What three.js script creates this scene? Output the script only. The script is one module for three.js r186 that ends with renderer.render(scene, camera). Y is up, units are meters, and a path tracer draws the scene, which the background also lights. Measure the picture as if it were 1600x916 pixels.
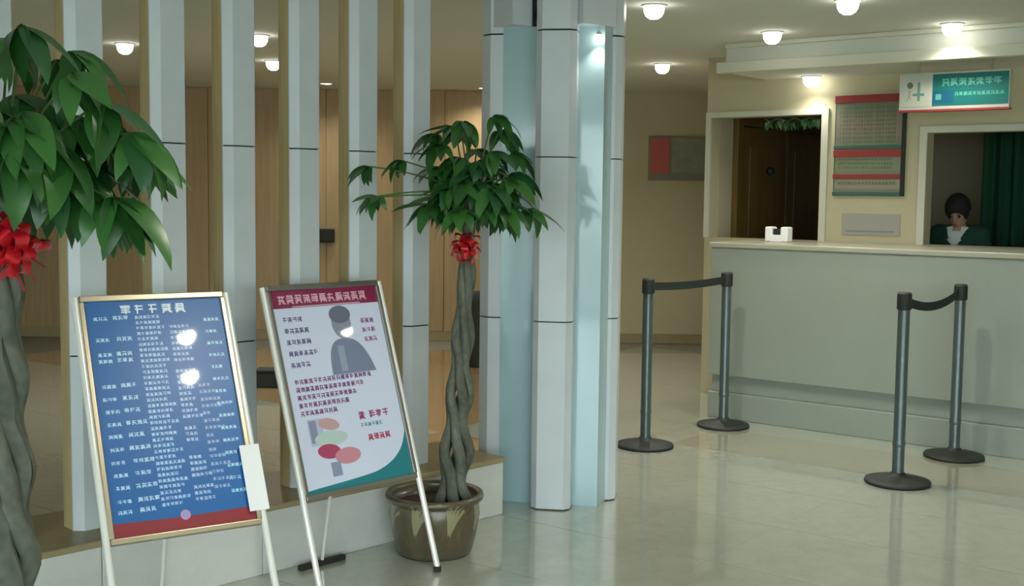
import * as THREE from 'three';
import { mergeGeometries, mergeVertices } from 'three/addons/utils/BufferGeometryUtils.js';
import { RoundedBoxGeometry } from 'three/addons/geometries/RoundedBoxGeometry.js';
import { MarchingCubes } from 'three/addons/objects/MarchingCubes.js';
import { RectAreaLightUniformsLib } from 'three/addons/lights/RectAreaLightUniformsLib.js';
import { ImprovedNoise } from 'three/addons/math/ImprovedNoise.js';

// ---------------------------------------------------------------- camera, sky, exposure
const FOCAL = 1850;                                   // pixels in a 1600 x 916 frame
const camera = new THREE.PerspectiveCamera(2 * Math.atan(458 / FOCAL) * 180 / Math.PI, 1600 / 916, 0.05, 100);
camera.rotation.order = 'YXZ';
camera.position.set(0, 1.5, 0);
camera.rotation.set(-Math.atan(152.5 / FOCAL), 0, 0.0117);
camera.updateMatrixWorld();
const scene = new THREE.Scene();
scene.background = new THREE.Color(0.86, 0.97, 1.0);   // overcast daylight, enters through the glazed entrance front
scene.backgroundIntensity = 6.2;
const renderer = new THREE.WebGLRenderer({ antialias: true });
renderer.toneMapping = THREE.LinearToneMapping;
renderer.toneMappingExposure = 1.17;
renderer.shadowMap.enabled = true;
RectAreaLightUniformsLib.init();
const LAMP = 6.0;                                     // candela scale of one ceiling downlight
const CEIL = 2.55, K = 5.52;                          // ceiling height; plinth front line of the fin screen: z = x - K

// ---------------------------------------------------------------- helpers
function rng(seed) { let a = seed >>> 0; return () => { a = (a + 0x6D2B79F5) >>> 0; let t = a; t = Math.imul(t ^ (t >>> 15), t | 1); t ^= t + Math.imul(t ^ (t >>> 7), t | 61); return ((t ^ (t >>> 14)) >>> 0) / 4294967296; }; }
const V = (x, y, z) => new THREE.Vector3(x, y, z);
const used = {};
function numbered(name) { const n = used[name] = (used[name] ?? -1) + 1; return n ? name + '_' + String(n).padStart(3, '0') : name; }
function mesh(name, geometry, material, parent) {
  const m = new THREE.Mesh(geometry, material); m.name = parent === scene ? numbered(name) : name; m.castShadow = m.receiveShadow = true; parent.add(m); return m;
}
function group(name, parent = scene) { const g = new THREE.Group(); g.name = parent === scene ? numbered(name) : name; parent.add(g); return g; }
function tag(o, label, category, grp, kind) { o.userData.label = label; if (category) o.userData.category = category; if (grp) o.userData.group = grp; if (kind) o.userData.kind = kind; return o; }
function structure(o, label) { o.userData.kind = 'structure'; if (label) o.userData.label = label; return o; }
function box(x0, x1, y0, y1, z0, z1) { const g = new THREE.BoxGeometry(x1 - x0, y1 - y0, z1 - z0); g.translate((x0 + x1) / 2, (y0 + y1) / 2, (z0 + z1) / 2); return metreUV(g); }
function rbox(x0, x1, y0, y1, z0, z1, r = 0.006, s = 2) { const g = new RoundedBoxGeometry(x1 - x0, y1 - y0, z1 - z0, s, r); g.translate((x0 + x1) / 2, (y0 + y1) / 2, (z0 + z1) / 2); return metreUV(g); }
function metreUV(g) {                                  // uv in metres from the dominant axis of each face
  const p = g.attributes.position, n = g.attributes.normal, uv = new Float32Array(p.count * 2);
  for (let i = 0; i < p.count; i++) {
    const ax = Math.abs(n.getX(i)), ay = Math.abs(n.getY(i)), az = Math.abs(n.getZ(i));
    if (ay >= ax && ay >= az) { uv[2 * i] = p.getX(i); uv[2 * i + 1] = p.getZ(i); } else if (ax >= az) { uv[2 * i] = p.getZ(i); uv[2 * i + 1] = p.getY(i); } else { uv[2 * i] = p.getX(i); uv[2 * i + 1] = p.getY(i); }
  }
  g.setAttribute('uv', new THREE.BufferAttribute(uv, 2)); return g;
}
function merge(list) { return mergeGeometries(list.map((g) => { const q = g.index ? g.toNonIndexed() : g; for (const k of Object.keys(q.attributes)) if (!['position', 'normal', 'uv'].includes(k)) q.deleteAttribute(k); return q; })); }
function bar(a, b, r, seg = 10, r2 = r) {              // straight tube between two points
  const d = b.clone().sub(a), g = new THREE.CylinderGeometry(r2, r, d.length(), seg); g.applyQuaternion(new THREE.Quaternion().setFromUnitVectors(V(0, 1, 0), d.clone().normalize())); g.translate((a.x + b.x) / 2, (a.y + b.y) / 2, (a.z + b.z) / 2); return g;
}
function prism(points, y0, y1) {                       // extruded plan polygon, points [x, z]
  const s = new THREE.Shape(points.map(([x, z]) => new THREE.Vector2(x, -z))), g = new THREE.ExtrudeGeometry(s, { depth: y1 - y0, bevelEnabled: false }); g.rotateX(-Math.PI / 2); g.translate(0, y0, 0); return g;
}
const lathe = (pts, seg = 40) => new THREE.LatheGeometry(pts.map(([x, y]) => new THREE.Vector2(x, y)), seg);
function canvasTexture(w, h, draw) { const c = document.createElement('canvas'); c.width = w; c.height = h; draw(c.getContext('2d'), w, h); const t = new THREE.CanvasTexture(c); t.colorSpace = THREE.SRGBColorSpace; t.anisotropy = 8; return t; }
const perlin = new ImprovedNoise();
function noiseTexture(n, metres, fn, srgb = true) {    // tiling-free enough noise sheet, fn(u, v in 0..1, noise) -> [r, g, b] 0..1
  const d = new Uint8Array(n * n * 4);
  for (let y = 0; y < n; y++) for (let x = 0; x < n; x++) { const c = fn(x / n, y / n), i = (y * n + x) * 4; for (let k = 0; k < 3; k++) d[i + k] = Math.max(0, Math.min(255, c[k] * 255)); d[i + 3] = 255; }
  const t = new THREE.DataTexture(d, n, n); t.magFilter = THREE.LinearFilter; t.minFilter = THREE.LinearMipmapLinearFilter; t.generateMipmaps = true; t.wrapS = t.wrapT = THREE.MirroredRepeatWrapping; t.repeat.set(1 / metres, 1 / metres); if (srgb) t.colorSpace = THREE.SRGBColorSpace; t.needsUpdate = true; return t;
}
const fbm = (x, y, z = 0, o = 4) => { let s = 0, a = 0.5, f = 1; for (let i = 0; i < o; i++) { s += a * perlin.noise(x * f, y * f, z + i * 7.3); a /= 2; f *= 2.03; } return s; };
const toneMap = (seed, metres, freq, base, amp, warm = 0) => noiseTexture(256, metres, (u, v) => { const a = fbm(u * freq, v * freq, seed), b = fbm(u * freq * 9, v * freq * 9, seed + 3, 2), k = 1 + amp * a + amp * 0.35 * b; return [base[0] * (k + warm * a), base[1] * k, base[2] * (k - warm * a)]; });
const std = (o) => new THREE.MeshStandardMaterial(o), phys = (o) => new THREE.MeshPhysicalMaterial(o);
const lin = (r, g, b) => new THREE.Color().setRGB(r, g, b);

// ---------------------------------------------------------------- materials
const M = {};
M.ceiling = std({ map: toneMap(1, 2.5, 3, [0.80, 0.81, 0.765], 0.03), roughness: 0.9 });
M.wall = std({ map: toneMap(2, 2.0, 3, [0.75, 0.72, 0.595], 0.05), roughness: 0.75 });
M.trim = std({ map: toneMap(5, 1.0, 3, [0.80, 0.80, 0.73], 0.03), roughness: 0.55 });
M.facade = std({ map: toneMap(6, 2.0, 3, [0.75, 0.75, 0.72], 0.04), roughness: 0.8 });
M.grout = std({ map: toneMap(7, 0.5, 8, [0.50, 0.495, 0.45], 0.06), roughness: 0.8 });
const tileMap = (seed, base) => noiseTexture(256, 0.65, (u, v) => { const w = fbm(u * 3, v * 3, seed), s = Math.abs(fbm(u * 5 + w, v * 5 - w, seed + 9)), g = fbm(u * 60, v * 60, seed + 20, 2); const k = 1 + 0.05 * w + 0.03 * g - 0.05 * Math.max(0, 0.12 - s) * 4; return [base[0] * k, base[1] * k, base[2] * k]; });
const tileMat = (seed, base, rough) => phys({ map: tileMap(seed, base), roughness: rough, clearcoat: 1, clearcoatRoughness: 0.03 });
M.tiles = [0, 1, 2].map((i) => tileMat(30 + i, [[0.665, 0.685, 0.64], [0.66, 0.68, 0.63], [0.67, 0.685, 0.64]][i], 0.13));
M.tanTiles = [0, 1].map((i) => tileMat(40 + i, [[0.63, 0.625, 0.555], [0.625, 0.62, 0.55]][i], 0.13));
M.wallReflectTiles = [0, 1].map((i) => tileMat(44 + i, [[0.66, 0.56, 0.40], [0.64, 0.54, 0.385]][i], 0.13));  // warm reflection of the far wall put into the tile colour behind the screen
M.panelling = std({ map: noiseTexture(256, 0.9, (u, v) => { const k = 1 + 0.10 * fbm(u * 24, v * 1.5, 97) + 0.05 * fbm(u * 70, v * 3, 99, 2); return [0.67 * k, 0.57 * k, 0.415 * k]; }), roughness: 0.45 });
M.alu = phys({ map: toneMap(8, 0.6, 4, [0.80, 0.825, 0.84], 0.03), roughness: 0.42, metalness: 0.0, clearcoat: 0.25, clearcoatRoughness: 0.25 });
M.joint = std({ color: lin(0.03, 0.035, 0.035), roughness: 0.9 });
M.teal = phys({ color: lin(0.36, 0.52, 0.55), roughness: 0.16, clearcoat: 0.6, clearcoatRoughness: 0.06 });
M.marble = std({ map: noiseTexture(256, 0.6, (u, v) => { const w = fbm(u * 4, v * 4, 50), k = 0.84 + 0.05 * w - 0.12 * Math.max(0, 0.08 - Math.abs(fbm(u * 3 + w, v * 3, 57))); return [k, k, k * 0.97]; }), roughness: 0.35 });
M.sill = std({ map: toneMap(9, 0.6, 5, [0.62, 0.56, 0.42], 0.08), roughness: 0.4 });
M.counter = phys({ map: toneMap(10, 1.2, 3, [0.555, 0.585, 0.545], 0.025), roughness: 0.4, clearcoat: 0.2, clearcoatRoughness: 0.2 });
M.batten = std({ map: noiseTexture(256, 0.8, (u, v) => { const k = 1 + 0.12 * fbm(u * 30, v * 2, 90) + 0.05 * fbm(u * 80, v * 4, 94, 2); return [0.76 * k, 0.68 * k, 0.50 * k]; }), roughness: 0.5 });
M.counterTop = std({ map: toneMap(11, 0.8, 4, [0.64, 0.64, 0.57], 0.03), roughness: 0.3 });
M.post = phys({ color: lin(0.07, 0.10, 0.10), roughness: 0.38, metalness: 0.35, clearcoat: 0.5, clearcoatRoughness: 0.12 });
M.black = std({ color: lin(0.010, 0.015, 0.013), roughness: 0.6 });
M.rubber = std({ color: lin(0.02, 0.022, 0.02), roughness: 0.8 });
M.belt = std({ color: lin(0.012, 0.018, 0.015), roughness: 0.85 });
M.chrome = phys({ color: lin(0.92, 0.91, 0.87), roughness: 0.3, metalness: 0.25, clearcoat: 0.6, clearcoatRoughness: 0.1 });
M.goldFrame = std({ color: lin(0.62, 0.54, 0.40), roughness: 0.3, metalness: 0.9 });
M.greyFrame = std({ color: lin(0.33, 0.32, 0.30), roughness: 0.35, metalness: 0.8 });
M.boardBack = std({ color: lin(0.25, 0.25, 0.24), roughness: 0.8 });
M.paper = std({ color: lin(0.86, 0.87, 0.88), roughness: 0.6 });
M.lampTrim = std({ color: lin(0.7, 0.7, 0.68), roughness: 0.4 });
M.lampGlow = std({ color: lin(0.9, 0.9, 0.9), emissive: lin(1, 0.97, 0.9), emissiveIntensity: 9, roughness: 0.5 });
M.wood = std({ map: noiseTexture(256, 0.8, (u, v) => { const k = 1 + 0.35 * fbm(u * 26, v * 1.6, 60) + 0.15 * fbm(u * 70, v * 3, 64, 2); return [0.42 * k, 0.33 * k, 0.16 * k]; }), roughness: 0.5 });
M.curtain = std({ map: noiseTexture(256, 0.5, (u, v) => { const k = 1 + 0.12 * fbm(u * 40, v * 6, 70) + 0.08 * fbm(u * 90, v * 90, 72, 2); return [0.07 * k, 0.28 * k, 0.18 * k]; }), roughness: 0.9 });
M.red = std({ color: lin(0.30, 0.035, 0.03), roughness: 0.6 });
M.darkGreen = std({ color: lin(0.05, 0.12, 0.09), roughness: 0.6 });
M.soil = std({ map: toneMap(13, 0.2, 6, [0.24, 0.18, 0.13], 0.4), roughness: 1 });
M.bark = std({ map: noiseTexture(256, 1, (u, v) => { const a = fbm(u * 8, v * 20, 80), b = fbm(u * 40, v * 60, 82, 2), k = 1 + 0.4 * a + 0.3 * b; return [0.36 * k, 0.375 * k, 0.33 * k]; }), bumpMap: noiseTexture(256, 1, (u, v) => { const k = 0.5 + 0.6 * fbm(u * 16, v * 40, 84); return [k, k, k]; }, false), bumpScale: 0.004, roughness: 0.9 });
M.leaf = [[0.030, 0.130, 0.022], [0.022, 0.100, 0.020], [0.045, 0.165, 0.030], [0.026, 0.115, 0.036]].map(([r, g, b]) => phys({ color: lin(r, g, b), roughness: 0.38, transmission: 0.12, thickness: 0, side: THREE.DoubleSide, clearcoat: 0.15, clearcoatRoughness: 0.3 }));
M.petiole = std({ color: lin(0.07, 0.16, 0.04), roughness: 0.6 });
M.ribbon = phys({ color: lin(0.62, 0.012, 0.022), roughness: 0.32, side: THREE.DoubleSide, clearcoat: 0.4, clearcoatRoughness: 0.2 });
M.skin = std({ color: lin(0.46, 0.27, 0.19), roughness: 0.6 });
M.hair = std({ color: lin(0.010, 0.010, 0.009), roughness: 0.8 });
M.uniform = std({ map: toneMap(14, 0.3, 10, [0.10, 0.27, 0.21], 0.12), roughness: 0.9 });
M.collar = std({ color: lin(0.72, 0.76, 0.72), roughness: 0.8 });
M.skirt = std({ color: lin(0.03, 0.045, 0.045), roughness: 0.9 });
M.glass = phys({ color: lin(0.95, 1, 0.99), roughness: 0, transmission: 1, thickness: 0 });
M.mullion = std({ color: lin(0.35, 0.36, 0.37), roughness: 0.4, metalness: 0.6 });
M.paving = std({ map: toneMap(15, 3, 4, [0.62, 0.61, 0.58], 0.06), roughness: 0.9 });

// local frames: along the counter (t to the side, o away from the hall) and along the fin screen
const counterXZ = (t, o) => [1.40 + 0.792 * t + 0.610 * o, -(8.02 - 0.610 * t + 0.792 * o)];
function onCounter(obj, t = 0, y = 0, o = 0) { const [x, z] = counterXZ(t, o); obj.position.set(x, y, z); obj.rotation.y = -0.6561; return obj; }
function onScreen(obj) { obj.position.set(-K / 2, 0, -K / 2); obj.rotation.y = Math.PI / 4; return obj; }

// ---------------------------------------------------------------- room shell
const X0 = -5.5, X1 = 5.0, ZB = -12.1, ZF = 3.2;
{
  const f = structure(group('floor'), 'polished beige tiled lobby floor');
  mesh('screed', box(X0, X1, -0.12, -0.0035, ZB, ZF), M.grout, f);
  // tiles laid square to the counter; joint lines at o = -0.30 - 0.65 k
  const S = 0.65, ST = 1.3, J = 0.004, tg = new THREE.BoxGeometry(ST - 0.0012, 0.006, S - J); tg.translate(0, -0.003, 0); metreUV(tg);
  const R = rng(11), list = [], v = new THREE.Vector3();
  for (let i = -18; i < 22; i++) for (let k = -8; k < 26; k++) {
    const t = (i + 0.5) * ST + 0.21, o = -0.30 - (k + 0.5) * S + S * 0, [x, z] = counterXZ(t, o), h = 0.46;
    if (x < X0 + h || x > X1 - h || z < ZB + h || z > ZF - h) { if (x < X0 - h || x > X1 + h || z < ZB - h || z > ZF + h) continue; }
    v.set(x, 0, z).project(camera);
    const seen = z < -1 && Math.abs(v.x) < 1.15 && v.y > -1.25 && v.y < 1;
    if (x < X0 + 0.7 || x > X1 - 0.7 || z < ZB + 0.68 || z > ZF - 0.68) continue;
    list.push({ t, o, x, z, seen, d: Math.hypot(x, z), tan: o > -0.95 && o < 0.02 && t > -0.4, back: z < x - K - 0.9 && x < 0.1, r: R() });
  }
  const vis = list.filter((q) => q.seen).sort((a, b) => a.d - b.d), singles = new Set(vis.slice(0, 290));
  const rest = [];
  for (const q of list) {
    if (singles.has(q)) { const m = mesh('tile', tg, q.back ? M.wallReflectTiles[Math.floor(q.r * 2)] : q.tan ? M.tanTiles[Math.floor(q.r * 2)] : M.tiles[Math.floor(q.r * 3)], f); m.position.set(q.x, 0, q.z); m.rotation.y = -0.6561 + Math.floor(q.r * 40) % 2 * Math.PI; }
    else { const g = tg.clone(); g.rotateY(-0.6561); g.translate(q.x, 0, q.z); rest.push(g); }
  }
  const r = mesh('far_tiles', merge(rest), M.tiles[0], f); r.userData.kind = 'stuff';
  console.log('tiles', singles.size, 'rest', rest.length, 'visible', vis.length);
}
structure(mesh('ceiling', box(X0 - 0.2, X1 + 0.2, CEIL, CEIL + 0.15, ZB - 0.2, ZF + 0.2), M.ceiling, scene), 'flat pale painted ceiling of the lobby');
structure(mesh('wall_back', box(X0, X1, -0.1, CEIL, ZB - 0.2, ZB), M.wall, scene), 'cream painted wall at the far end of the hall');
structure(mesh('wall_left', box(X0 - 0.2, X0, -0.1, CEIL, ZB - 0.2, ZF + 0.2), M.wall, scene), 'cream painted side wall behind the fin screen');
structure(mesh('wall_right', box(X1, X1 + 0.2, -0.1, CEIL, ZB - 0.2, ZF + 0.2), M.wall, scene), 'cream painted side wall beside the counter');
{ const w = structure(group('wall_panelling'), 'light brown panelling on the far wall behind the fin screen'); for (let i = 0; i < 5; i++) mesh('panel', rbox(X0 + i * 1.2 + 0.003, X0 + (i + 1) * 1.2 - 0.003, 0.1, CEIL - 0.002, ZB, ZB + 0.02, 0.003), M.panelling, w); }
structure(mesh('baseboard_back', box(X0, X1, 0, 0.1, ZB, ZB + 0.015), M.sill, scene));
{ // glazed entrance front behind the viewer
  const w = structure(mesh('wall_front', merge([box(X0 - 0.2, X1 + 0.2, CEIL - 0.12, CEIL, ZF, ZF + 0.2), box(X0 - 0.2, X0 + 0.3, -0.1, CEIL - 0.12, ZF, ZF + 0.2), box(X1 - 0.3, X1 + 0.2, -0.1, CEIL - 0.12, ZF, ZF + 0.2), box(X0, X1, -0.1, 0.05, ZF, ZF + 0.2)]), M.facade, scene), 'glazed entrance front of the lobby');
  const n = 7, W = (X1 - X0 - 0.6) / n;
  for (let i = 0; i < n; i++) {
    const a = X0 + 0.3 + i * W, g = structure(group('window_' + (i + 1)), 'tall entrance glazing panel');
    mesh('frame', merge([box(a, a + 0.03, 0.05, CEIL - 0.12, ZF + 0.06, ZF + 0.12), box(a + W - 0.03, a + W, 0.05, CEIL - 0.12, ZF + 0.06, ZF + 0.12), box(a + 0.03, a + W - 0.03, 0.05, 0.1, ZF + 0.06, ZF + 0.12), box(a + 0.03, a + W - 0.03, CEIL - 0.16, CEIL - 0.12, ZF + 0.06, ZF + 0.12)]), M.mullion, g);
    const p = new THREE.PlaneGeometry(W - 0.06, CEIL - 0.26); p.translate(a + W / 2, (0.1 + CEIL - 0.16) / 2, ZF + 0.09); mesh('pane', p, M.glass, g);
  }
  structure(mesh('ground', box(-30, 30, -0.2, -0.1, ZF + 0.2, 40), M.paving, scene), 'paved forecourt outside the entrance');
}
{ // wall with the two service openings, behind the counter
  const s = new THREE.Shape([[-0.575, 0], [3.9, 0], [3.9, CEIL], [-0.575, CEIL]].map(([a, b]) => new THREE.Vector2(a, b)));
  for (const [a, b, c, d] of [[-0.533, 0.345, 1.20, 2.10], [1.095, 2.55, 1.20, 1.952]]) s.holes.push(new THREE.Path([[a, c], [a, d], [b, d], [b, c]].map(([x, y]) => new THREE.Vector2(x, y))));
  const g = new THREE.ExtrudeGeometry(s, { depth: 0.12, bevelEnabled: false }); g.translate(0, 0, -0.12); metreUV(g);
  onCounter(structure(mesh('wall_counter', g, M.wall, scene), 'cream wall with two service openings behind the counter'), 0, 0, 0.85);
  // narrow pale casings round the openings
  onCounter(structure(mesh('trim_1', merge([box(-0.575, -0.533, 1.2, 2.14, 0, 0.02), box(0.345, 0.395, 1.2, 2.14, 0, 0.02), box(-0.533, 0.345, 2.10, 2.14, 0, 0.02)]), M.trim, scene)), 0, 0, 0.85);
  onCounter(structure(mesh('trim_2', merge([box(1.045, 1.095, 1.2, 1.995, 0, 0.02), box(2.55, 2.6, 1.2, 1.995, 0, 0.02), box(1.095, 2.55, 1.952, 1.995, 0, 0.02)]), M.trim, scene)), 0, 0, 0.85);
  // the room behind
  onCounter(structure(mesh('wall_office_side', box(-0.59, -0.53, 0, CEIL, -2.15, 0), M.wall, scene), 'olive side wall of the back office'), 0, 0, 0.97);
  onCounter(structure(mesh('wall_office_back', box(-0.59, 2.6, 0, CEIL, -0.1, 0), M.wall, scene), 'olive rear wall of the back office'), 0, 0, 3.12);
  const d = onCounter(structure(group('door_1'), 'dark brown wooden double door in the back office'), 0, 0, 0);
  for (const [a, b] of [[1.27, 2.10], [2.11, 2.94]]) { mesh('door_leaf', rbox(-0.528, -0.495, 0.0, 2.06, -b, -a, 0.006), M.wood, d); mesh('door_panel', rbox(-0.497, -0.485, 1.15, 1.9, -b + 0.14, -a - 0.14, 0.005), M.wood, d); }
  const k = new THREE.SphereGeometry(0.035, 16, 12); k.translate(-0.46, 1.72, -1.72); mesh('door_knob', k, M.black, d);
  mesh('door_casing', merge([box(-0.53, -0.48, 0, 2.14, -1.265, -1.19), box(-0.53, -0.48, 0, 2.14, -3.02, -2.945), box(-0.53, -0.48, 2.065, 2.14, -2.945, -1.265)]), M.wood, d);
  // dropped soffit with its lit lower band and cornice
  const sf = onCounter(structure(group('trim_3'), 'dropped ceiling soffit with a projecting pale band over the counter'));
  mesh('soffit', box(-0.09, 3.95, 2.36, CEIL, -0.85, -0.2), M.ceiling, sf);
  mesh('band', rbox(-0.14, 3.95, 2.352, 2.425, -0.21, -0.15, 0.008), M.trim, sf);
  mesh('cornice', rbox(-0.09, 3.95, CEIL - 0.03, CEIL, -0.2, -0.17, 0.006), M.trim, sf);
}

// ---------------------------------------------------------------- pillar with aluminium panels and teal channels
{
  const g = structure(group('pillar'), 'pale panelled pillar with teal glazed vertical channels'); g.position.set(0.2, 0, -5.9); g.rotation.y = -0.16;
  mesh('channel_glazing', prism([[-0.225, 0.205], [-0.06, 0.212], [0.262, 0.225], [0.29, 0.10], [0.29, -0.2], [0.2, -0.26], [-0.2, -0.26], [-0.225, -0.2]].reverse(), 0, 2.30), M.teal, g);
  const levels = [[0.006, 0.903], [0.909, 1.678], [1.684, 2.264], [2.272, CEIL]];
  const panel = (h, off, c) => [[off - h, 0.17], [off - h, 0.338 - c], [off - h + c, 0.338], [off + h - c, 0.338], [off + h, 0.338 - c], [off + h, 0.17]].reverse();
  const plans = [panel(0.095, 0.045, 0.03), panel(0.104, 0, 0.032), panel(0.104, 0, 0.032), panel(0.2, 0, 0.05)];
  plans.forEach((q, i) => { const xs = q.map((p) => p[0]), m0 = (Math.min(...xs) + Math.max(...xs)) / 2, m = mesh('panel_core', prism(q.map(([x, z]) => [m0 + (x - m0) * 0.93, z > 0.2 ? z - 0.007 : z]), 0, CEIL - 0.001), M.joint, g); m.rotation.y = i * Math.PI / 2; });
  levels.forEach(([a, b]) => plans.forEach((q, i) => { const m = mesh('panel', prism(q, a, b), M.alu, g); m.rotation.y = i * Math.PI / 2; }));
  // capital blocks closing the channels under the ceiling
  const cap = prism([[-0.10, 0.22], [-0.10, 0.335], [0.10, 0.335], [0.10, 0.22]].reverse(), 2.30, CEIL);
  for (let i = 0; i < 4; i++) { const m = mesh('capital_block', cap, M.alu, g); m.rotation.y = Math.PI / 4 + i * Math.PI / 2; }
}

// ---------------------------------------------------------------- screen of vertical fins on a plinth
{
  const g = onScreen(group('fin_screen')); tag(g, 'screen of tall pale vertical fins standing on a white stone plinth', 'screen');
  const a = 0.55, b = 3.86, n = 5, W = (b - a) / n;
  mesh('plinth_core', box(a, b, 0, 0.255, -0.45, -0.02), M.joint, g);
  for (let i = 0; i < n; i++) mesh('plinth_panel', rbox(a + i * W + 0.0015, a + (i + 1) * W - 0.0015, 0, 0.25, -0.02, 0, 0.003), M.marble, g);
  mesh('plinth_cap', rbox(a, b, 0.25, 0.275, -0.47, 0.012, 0.006), M.sill, g);
  const prof = [[0, -0.035], [0, -0.004], [-0.004, 0], [-0.100, 0], [-0.130, -0.028], [-0.130, -0.035]].reverse();
  const inner = [[-0.005, -0.02], [-0.008, -0.006], [-0.098, -0.006], [-0.124, -0.029], [-0.124, -0.035], [-0.005, -0.035]].reverse();
  const levels = [[0.275, 0.907], [0.913, 1.677], [1.683, CEIL - 0.001]], pg = levels.map(([p, q]) => prism(prof, p, q)), cg = prism(inner, 0.275, CEIL - 0.001), bg = metreUV(prism([[0, -0.105], [0, -0.035], [-0.130, -0.035], [-0.130, -0.105]].reverse(), 0.275, CEIL - 0.001));
  for (const t of [1.03, 1.345, 1.657, 1.978, 2.300, 2.604, 2.912, 3.215, 3.515]) {
    const fgrp = group('fin', g); fgrp.position.set(t, 0, -0.14);
    mesh('batten', bg, M.batten, fgrp); mesh('fin_core', cg, M.joint, fgrp); pg.forEach((q) => mesh('fin_panel', q, M.alu, fgrp));
  }
}

// ---------------------------------------------------------------- service counter
{
  const g = onCounter(group('service_counter')); tag(g, 'long pale service counter in front of the two wall openings', 'counter');
  const a = -0.06, b = 3.8;
  mesh('body', box(a + 0.02, b, 0, 1.16, -0.84, -0.065), M.counter, g);
  mesh('front_panel', rbox(a, b, 0.295, 1.165, -0.066, 0, 0.005), M.counter, g);
  mesh('recess_band', rbox(a + 0.01, b, 0.178, 0.295, -0.066, -0.04, 0.004), M.counter, g);
  mesh('plinth', rbox(a, b, 0, 0.178, -0.066, 0, 0.005), M.counter, g);
  mesh('worktop', rbox(a - 0.012, b, 1.165, 1.2, -0.849, 0.014, 0.008), M.counterTop, g);
  // staff desk on the office side
  const d = onCounter(group('staff_desk')); tag(d, 'plain desk behind the wall opening where the clerk stands', 'desk');
  mesh('desktop', rbox(0.3, 2.2, 0.86, 0.90, -1.33, -0.98, 0.006), M.counterTop, d);
  for (const [x, z] of [[0.34, -1.02], [0.34, -1.29], [2.16, -1.02], [2.16, -1.29]]) mesh('leg', box(x - 0.025, x + 0.025, 0, 0.86, z - 0.025, z + 0.025), M.counter, d);
}

// ---------------------------------------------------------------- ceiling downlights
const ringGeo = lathe([[0.057, -0.002], [0.060, -0.009], [0.069, -0.007], [0.072, 0], [0.06, 0.0]], 32), flatLens = lathe([[0, -0.010], [0.03, -0.009], [0.055, -0.003]], 28), domeLens = lathe([[0, -0.078], [0.022, -0.075], [0.042, -0.063], [0.054, -0.042], [0.057, -0.018], [0.056, -0.002]], 28);
function downlight(x, y, z, label, grp, k = 1, flat = false) {
  const g = group('downlight'); g.position.set(x, y, z); if (z > -5) g.scale.setScalar(0.72); tag(g, label, 'downlight', grp);
  mesh('trim_ring', ringGeo, M.lampTrim, g); mesh('lens', flat ? flatLens : domeLens, M.lampGlow, g);
  const l = new THREE.SpotLight(lin(1, 0.95, 0.82), LAMP * k, 0, 1.3, 0.8, 2); l.position.set(0, flat ? -0.02 : -0.085, 0); l.target.position.set(0, -1, 0); l.castShadow = true; l.shadow.radius = 2; g.add(l, l.target);
  return g;
}
downlight(0.761, CEIL, -6.604, 'round white downlight in the ceiling just beside the pillar');
downlight(1.628, CEIL, -7.602, 'round downlight in front of the soffit, over the counter end', undefined, 0.4);
downlight(2.602, CEIL, -7.159, 'round downlight close to the soffit, above the hanging sign', undefined, 0.3);
downlight(1.757, CEIL, -6.363, 'round downlight out in the open hall ceiling, before the counter');
downlight(1.168, CEIL, -9.479, 'round downlight deep in the hall, near the red and grey wall board', undefined, 1.5);
{ const [x, z] = counterXZ(0.30, 0.735); downlight(x, 2.36, z, 'round downlight set in the underside of the soffit', undefined, 0.1); }
downlight(-2.787, CEIL, -8.575, 'round downlight behind the fin screen, shining just above the leafy crown', 'downlights behind the fin screen');
downlight(-1.713, CEIL, -8.041, 'round downlight behind the fin screen, upper one of two in one gap', 'downlights behind the fin screen');
downlight(-1.928, CEIL, -9.575, 'round downlight behind the fin screen, lower one of two in one gap', 'downlights behind the fin screen');
downlight(-1.799, CEIL, -11.451, 'flat downlight near the far wall above the small black wall box', 'downlights behind the fin screen', 0.5, true);
downlight(-0.293, CEIL, -11.729, 'flat downlight near the far wall seen above the potted tree beside the pillar', 'downlights behind the fin screen', 0.5, true);
downlight(0.237, CEIL, -3.133, 'round downlight of the pair nearer the fin screen, mirrored in the blue board', 'pair of downlights over the open floor', 0.7, true);
downlight(0.457, CEIL, -2.921, 'round downlight of the pair farther from the fin screen, mirrored in the blue board', 'pair of downlights over the open floor', 0.7, true);
downlight(3.179, CEIL, -4.491, 'round downlight mirrored in the pale poster board', undefined, 1, true);
{ // small glowing bead on a bracket under the capital of the pillar
  const g = group('glow_bead'); tag(g, 'small bright glowing bead on the pillar below its capital', 'glow_bead'); g.position.set(0.392, 2.24, -5.615);
  mesh('lens', lathe([[0, -0.022], [0.014, -0.017], [0.022, -0.004], [0.022, 0.004], [0.014, 0.014]], 20), M.lampGlow, g);
  mesh('housing', lathe([[0.0, 0.026], [0.012, 0.024], [0.0145, 0.012]], 20), M.lampTrim, g); mesh('bracket', box(-0.004, 0.004, 0.02, 0.030, -0.12, 0.005), M.lampTrim, g);
  const l = new THREE.SpotLight(lin(1, 0.95, 0.85), LAMP * 0.03, 0, 1.0, 0.8, 2); l.position.set(0, -0.03, 0); l.target.position.set(0, -1, 0); l.castShadow = true; g.add(l, l.target);
}

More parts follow.
